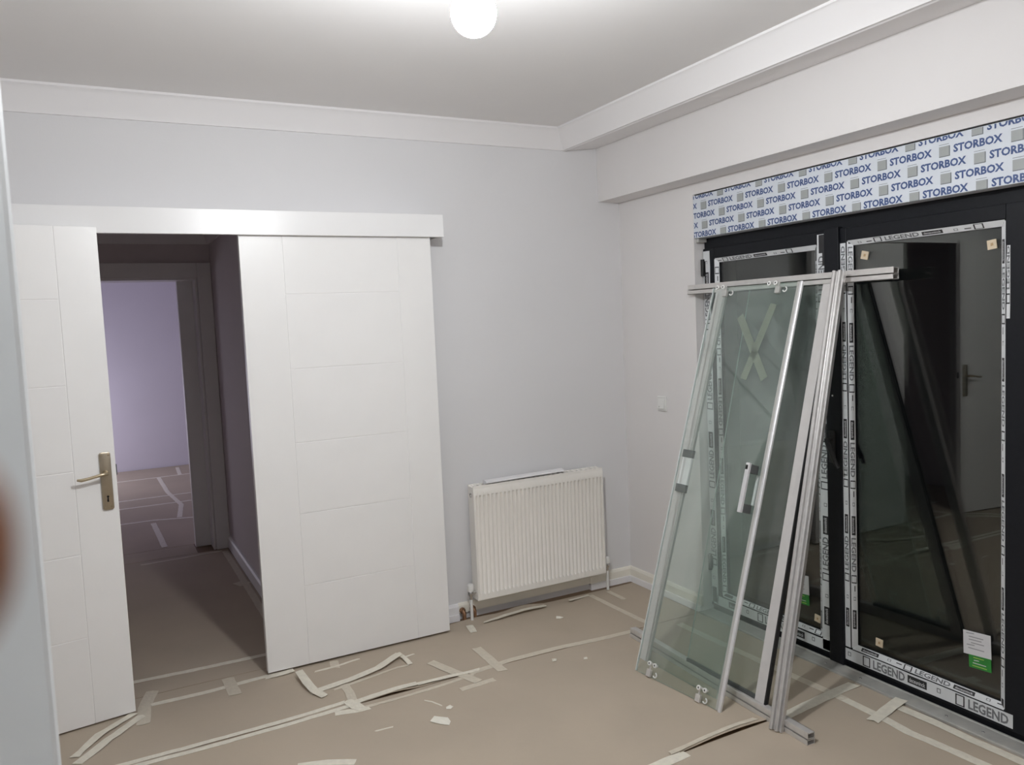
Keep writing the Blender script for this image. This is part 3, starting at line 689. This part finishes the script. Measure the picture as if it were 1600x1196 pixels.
tape([(-.234,-.095),(-.236,-.258)], .030, 'short masking tape piece in the corner by the radiator', 'tape_thin')
tape([(-1.20,-1.672),(-1.11,-1.664),(-.975,-1.655)], .046, 'masking tape at the end of the lifted paper seam, near the bottom edge')
tape([(-1.027,-1.628),(-.875,-1.622),(-.715,-1.614),(-.60,-1.612)], .020, 'lifted paper seam tape running to the shower bottom rail', lift=[.003,.009,.011,.006], m='tape_thin')
tape([(-.217,-.70),(-.209,-1.136),(-.197,-1.427),(-.187,-1.68)], .040, 'masking tape parallel to the balcony doors, stretch behind the leaning glass', 'tape_thin')
tape([(-.190,-1.66),(-.193,-1.86),(-.205,-1.975),(-.188,-2.159),(-.175,-2.40)], .040, 'masking tape parallel to the balcony doors, nearer stretch')
tape([(-.495,-1.654),(-.308,-1.634),(-.146,-1.620),(-.051,-1.615)], .048, 'masking tape from the shower rail to the threshold', z=.0046)
tape([(-.245,-1.855),(-.139,-1.830),(-.022,-1.812)], .046, 'masking tape piece crossing onto the threshold strip', z=.0050, lift=[0,.001,.009])
tape([(-.075,-1.800),(-.066,-1.972),(-.070,-2.127),(-.060,-2.40)], .042, 'masking tape hugging the threshold strip at the right edge', z=.0040)
tape([(-1.04,-.128),(-.916,-.124),(-.766,-.118),(-.66,-.112)], .026, 'tape edge curling up under the left of the radiator', lift=[.004,.014,.018,.010], jag=.004)
tape([(-.508,-.118),(-.43,-.098),(-.359,-.085)], .022, 'loose tape end under the right of the radiator', lift=[.010,.003,0])
tape([(-1.122,-.125),(-1.138,-.215)], .036, 'small tape flake under the left radiator valve', lift=[.004,0])
FG = 'tape lines in the far room'
for i, (p, lab) in enumerate((([(-2.95,5.88),(-2.217,5.905),(-1.60,5.934)], 'tape line across the far room floor nearest the lilac wall'), ([(-1.954,6.50),(-1.973,5.939)], 'short tape line touching the lilac wall'),
        ([(-2.20,5.90),(-2.182,4.89),(-2.120,4.165),(-2.185,3.60)], 'tape line running away through the far room'), ([(-3.0,3.64),(-2.391,3.619),(-1.80,3.427)], 'tape line across the far room floor behind the doorway'),
        ([(-2.40,3.50),(-2.385,2.957),(-2.378,2.60)], 'tape line coming out to the far doorway'), ([(-3.0,4.688),(-1.7,4.716)], 'tape line across the middle of the far room floor'), ([(-3.0,4.30),(-1.7,4.30)], 'tape line on the far room paper seam'))):
    tape(p, .042, lab, z=.0032, group=FG)
tape([(-2.56,2.19),(-2.30,2.20),(-2.02,2.22)], .030, 'masking tape just before the far doorway', 'tape_thin')
tape([(-2.005,2.20),(-2.003,1.685),(-2.005,.60)], .040, 'masking tape along the corridor skirting', 'tape_thin')
tape([(-1.985,1.36),(-2.06,1.32)], .09, 'wide tape patch on the corridor skirting corner', 'tape_thin', z=.0045)
# paper chips
def chip(pts, label, m='paper_white', hh=.006):
    b = MB(); n = len(pts); cx = sum(p[0] for p in pts)/n; cy = sum(p[1] for p in pts)/n
    b.v += [V((x, y, .0028+random.uniform(0, hh*.5))) for x, y in pts]+[V((cx, cy, .0028+hh))]; k = len(b.v)
    for i in range(n): b.f.append((i, (i+1) % n, n)); b.m.append(0)
    m0 = len(b.v); b.v += [v-V((0, 0, .001)) for v in b.v[:]]
    for i in range(n): b.f.append((m0+(i+1) % n, m0+i, m0+n)); b.m.append(0); b.f.append((i, m0+i, m0+(i+1) % n, (i+1) % n)); b.m.append(0)
    b.build('paper_chip', m, label=label, cat='paper scrap', group='scraps on the floor')
chip([(-1.672,-.945),(-1.645,-.985),(-1.618,-1.012),(-1.600,-.985),(-1.597,-.950),(-1.625,-.930),(-1.640,-.912)], 'torn white paper chip on the open brown paper')
chip([(-1.576,-.885),(-1.560,-.892),(-1.543,-.880),(-1.550,-.862),(-1.570,-.868)], 'tiny white scrap at the end of the curled shred')
chip([(-.695,-.285),(-.675,-.300),(-.655,-.295),(-.662,-.270),(-.680,-.262)], 'small cream scrap in front of the radiator')
chip([(-.985,-.735),(-.965,-.738),(-.948,-.712),(-.970,-.705)], 'tiny scrap beside the long seam tape', 'tape')
chip([(-.85,-.79),(-.835,-.80),(-.825,-.78),(-.84,-.775)], 'pale fleck between the seam and the glass', 'tape')

# ------------------------------------------------------------------ dismantled shower enclosure leaning on the doors
def hollow_rail(P0, P1, upv, nrm, hgt, dep, mats, parent, name):
    """extruded aluminium rail: two hollow chambers one above the other, a groove along the front; nrm points into the room"""
    e = (V(P1)-V(P0)); L = e.length; e.normalize(); u = V(upv); n = V(nrm); t = .0022
    def R(b, v0, v1, d0, d1, a=0, c=None):
        o = V(P0); M = Matrix(((e.x, u.x, n.x, o.x), (e.y, u.y, n.y, o.y), (e.z, u.z, n.z, o.z), (0, 0, 0, 1)))
        b.box((a, v0, d0), (L if c is None else c, v1, d1), M)
    b = MB(); m = hgt*.44
    R(b, 0, t, -dep, 0); R(b, hgt-t, hgt, -dep, -.004); R(b, m-t, m, -dep, -.001); R(b, m+.003, m+.003+t, -dep, -.003)
    R(b, 0, m, -t, 0); R(b, m+.003, hgt, -.003-t, -.003); R(b, 0, hgt, -dep, -dep+t); R(b, hgt, hgt+.003, -.006, -.004)
    return b.build(name, mats, parent)
fr = thing('shower_frame', (-.30, -1.24, 0), 'aluminium shower enclosure frame with fixed glass, leaning on the balcony doors', 'shower frame')
B0, B1 = V((-.519, -.694, .0015)), V((-.582, -1.845, .0015)); T0, T1_ = V((-.036, -.619, 1.664)), V((-.036, -1.800, 1.662))
e = (B1-B0).normalized(); nb = V((-e.y, e.x, 0)); nb = nb if nb.x < 0 else -nb
hollow_rail(B0, B1, (0, 0, 1), nb, .044, .036, 'aluminium_satin', fr, 'bottom_rail')
hollow_rail(T0, T1_, (0, 0, 1), (-1, 0, 0), .045, .034, 'aluminium_satin', fr, 'top_rail')
def nrm_of(q):
    n = (V(q[1])-V(q[0])).cross(V(q[3])-V(q[0])).normalized()
    return n if n.x < 0 else -n
st = [(-.546, -1.553, .046), (-.549, -1.604, .046), (-.038, -1.521, 1.664), (-.038, -1.474, 1.664)]
n_ = nrm_of(st); MB().slab(st, -n_*.020).build('stile', 'profile_grey', fr, .001)
q = [st[1], (-.5495, -1.612, .046), (-.038, -1.527, 1.664), st[2]]; MB().slab(q, -n_*.016).build('gasket', 'gasket', fr)
fg = [(-.533, -1.135, .046), (-.540, -1.556, .046), (-.030, -1.476, 1.664), (-.030, -1.046, 1.664)]
MB().slab(fg, -n_*.006, 0, 1).build('fixed_glass', ['shower_glass', 'glass_edge'], fr)
q = [(-.540, -1.14, .047), (-.546, -1.553, .047), (-.544, -1.553, .062), (-.538, -1.14, .062)]
MB().slab(q, -n_*.018).build('glass_seal', 'plastic_dark', fr)
# --- sliding glass panels
def panel_frame(BL, BR, TL):
    BL, BR, TL = V(BL), V(BR), V(TL); e = (BR-BL); W = e.length; e.normalize(); g = (TL-BL); g = (g-e*g.dot(e)); H = g.length; g.normalize()
    n = e.cross(g); n = n if n.x < 0 else -n
    return BL, e, g, n, W, H
def sliding_panel(BL, BR, TL, label, handle_u, u0=0., front=True, stile_side=1, cross=False):
    O, e, g, n, W, H = panel_frame(BL, BR, TL)
    def P(u, v, d=0): return O+e*u+g*v+n*d
    t = thing('shower_door', P(W/2, 0), label, 'shower door', 'sliding glass shower doors')
    MB().slab([P(u0, 0.004), P(W-.006, .004), P(W-.006, H), P(u0, H)], -n*.006, 0, 1).build('glass', ['shower_glass', 'glass_edge'], t)
    if stile_side > 0:
        b = MB(); b.prism([(W-.006, -.008), (W+.003, -.010), (W+.008, -.004), (W+.008, .005), (W+.003, .008), (W-.005, .006), (W-.006, .003)], lambda p, d, v: P(p, v, d-.003), 0.0, H); b.build('edge_profile', 'aluminium_bright', t, smooth=30)
        MB().slab([P(W-.018, .004, .0006), P(W-.006, .004, .0006), P(W-.006, H, .0006), P(W-.018, H, .0006)], n*.001).build('edge_seal', 'plastic_grey', t)
        MB().slab([P(u0-.002, .004, .001), P(u0+.002, .004, .001), P(u0+.002, H, .001), P(u0-.002, H, .001)], -n*.009).build('lit_edge', 'lit_edge', t)  # pale strip stands for the lit left edge of the glass
    else:
        b = MB(); b.slab([P(u0, 0, .006), P(u0+.052, 0, .006), P(u0+.052, H, .006), P(u0, H, .006)], -n*.016); b.build('edge_profile', 'profile_grey', t, .001)
        MB().slab([P(u0+.052, .0, .004), P(u0+.066, .0, .004), P(u0+.066, H, .004), P(u0+.052, H, .004)], -n*.012).build('edge_seal', 'plastic_grey', t)
    def wheel(u, v, d):
        b = MB().lathe([(.0042, -.004), (.0042, .004), (.0075, .0045), (.0098, .003), (.0098, -.003), (.0075, -.0045), (.0042, -.004)], P(u, v, d), n, 16)
        b.lathe([(1e-4, .0032), (.0041, .0032), (.0041, -.003), (1e-4, -.003)], P(u, v, d), n, 12, 1)
        return b
    if front:
        for uu, vv, sgn in ((.056, H-.004, 1), (.345, H-.004, 1), (.103, .062, -1), (.388, .058, -1)):
            k = MB(); c0 = uu+(.028 if sgn > 0 else -.016); v0 = vv-(.030 if sgn > 0 else .042)
            k.slab([P(c0-.012, v0-.014, .001), P(c0+.012, v0-.014, .001), P(c0+.012, v0+.016, .001), P(c0-.012, v0+.016, .001)], n*.012)
            k.slab([P(c0-.004, v0+.0, .004), P(c0+.004, v0+.0, .004), P(c0+.004, vv+.006, .004), P(c0-.004, vv+.006, .004)], n*.005)
            k.slab([P(uu-.020, vv-.004, .004), P(uu+.026, vv-.004, .004), P(uu+.026, vv+.004, .004), P(uu-.020, vv+.004, .004)], n*.004)
            r_ = k.build('roller_bracket', 'plastic_grey' if sgn > 0 else 'aluminium_satin', t, .001)
            for du in (-.017, .016): wheel(uu+du, vv, .014).build('wheel', ['plastic_white', 'plastic_dark'], r_, smooth=40)
            b = MB(); C0 = P(c0+.034, v0+.002, .006); pts = [C0+(e*math.cos(a_)+g*math.sin(a_))*.010 for a_ in [math.radians(x_) for x_ in range(-150, 100, 25)]]
            b.tube(pts, .0028, 8); b.build('hook', 'plastic_white', r_, smooth=50)
    # handle: two dark stand-offs, square bar in front, slim bar behind the pane
    hu = handle_u
    for vv in (.800, .962):
        hw = .010 if front else .034
        MB().slab([P(hu-hw, vv-.018, .006), P(hu+hw, vv-.018, .006), P(hu+hw, vv+.018, .006), P(hu-hw, vv+.018, .006)], n*(.046 if front else .014)).build('handle_standoff', 'plastic_dark', t, .001)
    if front:
        bar = MB().slab([P(hu-.009, .780, .052), P(hu+.009, .780, .052), P(hu+.009, .984, .052), P(hu-.009, .984, .052)], n*.014).build('handle_bar', 'aluminium_bright', t, .002)
        MB().slab([P(hu-.005, .9842, .055), P(hu+.005, .9842, .055), P(hu+.005, .9842, .064), P(hu-.005, .9842, .064)], g*.0004).build('end_cap', 'black_hole', bar)
        MB().slab([P(hu-.007, .956, .0665), P(hu+.004, .956, .0665), P(hu+.004, .974, .0665), P(hu-.007, .974, .0665)], n*.0006).build('screw_recess', 'black_hole', bar)
    else:
        MB().slab([P(hu-.030, .818, .007), P(hu+.030, .818, .007), P(hu+.030, .944, .007), P(hu-.030, .944, .007)], n*.010).build('handle_bar', 'trim_white', t, .001)
    MB().slab([P(hu-.006, .818, -.008), P(hu+.006, .818, -.008), P(hu+.006, .944, -.008), P(hu-.006, .944, -.008)], -n*.010).build('inner_bar', 'trim_white', t, .002)
    if cross:
        for (a_, c_) in (((.335, 1.672), (.248, 1.330)), ((.149, 1.622), (.368, 1.336))):
            A = P(*a_, .0008); C2 = P(*c_, .0008); d_ = (C2-A).normalized(); s_ = d_.cross(n).normalized()*.019
            MB().slab([A-s_, A+s_, C2+s_, C2-s_], n*.0006).build('tape_cross', 'tape_shaded', t)
    return t
sliding_panel((-.724, -1.015, .001), (-.674, -1.491, .001), (-.166, -.957, 1.680), 'front glass shower door with rollers and a chrome bar handle', .440)
sliding_panel((-.623, -.943, .001), (-.614, -1.413, .001), (-.085, -.880, 1.679), 'rear glass shower door with white edge profile and a taped cross', .020, u0=-.036, front=False, stile_side=-1, cross=True)
# --- separate wall profile leaning on the top rail
A0, A1 = V((-.588, -1.711, .002)), V((-.074, -1.593, 1.706)); d_ = (A1-A0).normalized()
wv = V((.010, -.050, 0)); wv = (wv-d_*wv.dot(d_)).normalized(); nv_ = wv.cross(d_); nv_ = nv_ if nv_.x < 0 else -nv_
pf = [(-.025, 0), (-.025, .020), (-.019, .024), (-.012, .020), (-.010, .010), (-.002, .010), (0, .022), (.006, .025), (.012, .022), (.013, .008), (.019, .008), (.021, .018), (.025, .018), (.025, 0), (.020, -.004), (-.020, -.004)]
L_ = (A1-A0).length
wp = MB().prism(pf, lambda p, d, t: A0+d_*t+wv*p+nv_*d, 0, L_).build('wall_profile', 'aluminium', smooth=25, label='ribbed aluminium wall profile leaning on the shower frame, right of the glass', cat='profile')

# ------------------------------------------------------------------ bare bulb
bp = V((-1.857, -2.011, 2.318))
lb = thing('light_bulb', bp-V((0, 0, .06)), 'bare bulb, globe enlarged to cover its glow, hanging from the ceiling on a cable', 'bulb')
R_ = .056  # oversize, so the globe takes in the bulb's glow
MB().lathe([(1e-4, -R_)]+[(R_*math.sin(math.radians(a_)), -R_*math.cos(math.radians(a_))) for a_ in range(12, 127, 12)], bp, (0, 0, 1), 24).build('globe', 'bulb_glow', lb, smooth=60)
MB().lathe([(R_*math.sin(math.radians(118)), -R_*math.cos(math.radians(118))), (.048, .036), (.034, .060), (.022, .085), (.018, .092)], bp, (0, 0, 1), 24).build('collar', 'plastic_white', lb, smooth=60)  # unseen cap, added to cut the light reaching the ceiling
MB().lathe([(.016, .090), (.021, .094), (.021, .140), (.012, .150), (0, .150)], bp, (0, 0, 1), 16).build('socket', 'plastic_dark', lb, smooth=40)
MB().tube([bp+V((0, 0, .148)), bp+V((.004, .002, .21)), V((bp.x, bp.y, CZ))], .0035, 8).build('cable', 'plastic_dark', lb, smooth=60)

# ------------------------------------------------------------------ photographer's hand beside the lens
def skin_mesh(name, chains, m, parent=None, **kw):
    me = bpy.data.meshes.new(name); vv = []; ee = []; rr = []; idx = {}
    for ch in chains:
        prev = None
        for p, r in ch:
            key = tuple(round(c, 4) for c in p)
            if key not in idx: idx[key] = len(vv); vv.append(p); rr.append(r)
            i = idx[key]
            if prev is not None: ee.append((prev, i))
            prev = i
    org = V(vv[0]); me.from_pydata([tuple(V(p)-org) for p in vv], ee, []); me.materials.append(MATS[m])
    o = bpy.data.objects.new(name, me); COL.objects.link(o); o.location = org; WO[o] = org
    mod = o.modifiers.new('skin', 'SKIN'); mod.use_smooth_shade = True
    for d, r in zip(me.skin_vertices[0].data, rr): d.radius = (r, r)
    me.skin_vertices[0].data[0].use_root = True
    sm = o.modifiers.new('sub', 'SUBSURF'); sm.levels = 2; sm.render_levels = 2
    props(o, **kw); return o
# finger tip pokes in from the left; the hand lies left of and behind the lens
tipc = CAM+(rt*(-944/1242)+up*(-284/1242)+fw)*.046
def hv(r, u, f_): return tuple(tipc+rt*r+up*u+fw*f_)
wrist = hv(-.150, -.050, -.050); palm = hv(-.095, -.028, -.038)
ch = [[(hv(-.230, -.110, -.075), .030), (wrist, .026), (palm, .026)]]
k_i = hv(-.070, -.008, -.022); k_m = hv(-.068, -.026, -.026); k_r = hv(-.072, -.043, -.032); k_p = hv(-.080, -.056, -.038)
ch += [[(palm, .026), (k_i, .0115), (hv(-.036, -.002, -.004), .0090), (hv(-.014, -.001, .0), .0094), (hv(.0, 0, 0), .0090), (hv(.0042, 0, 0), .0066)]]
ch += [[(palm, .026), (k_m, .0115), (hv(-.034, -.026, -.012), .0092), (hv(-.020, -.030, -.030), .0085), (hv(-.034, -.033, -.046), .0075)]]
ch += [[(palm, .026), (k_r, .011), (hv(-.040, -.046, -.020), .0090), (hv(-.028, -.050, -.040), .0080), (hv(-.042, -.050, -.052), .0072)]]
ch += [[(palm, .026), (k_p, .010), (hv(-.054, -.063, -.030), .0080), (hv(-.044, -.066, -.046), .0070), (hv(-.056, -.064, -.056), .0062)]]
ch += [[(palm, .026), (hv(-.088, .004, -.052), .014), (hv(-.062, .016, -.060), .0105), (hv(-.040, .016, -.064), .0085)]]
skin_mesh('hand', ch, 'skin', label="photographer's brown hand, one blurred fingertip showing at the left edge", cat='hand')
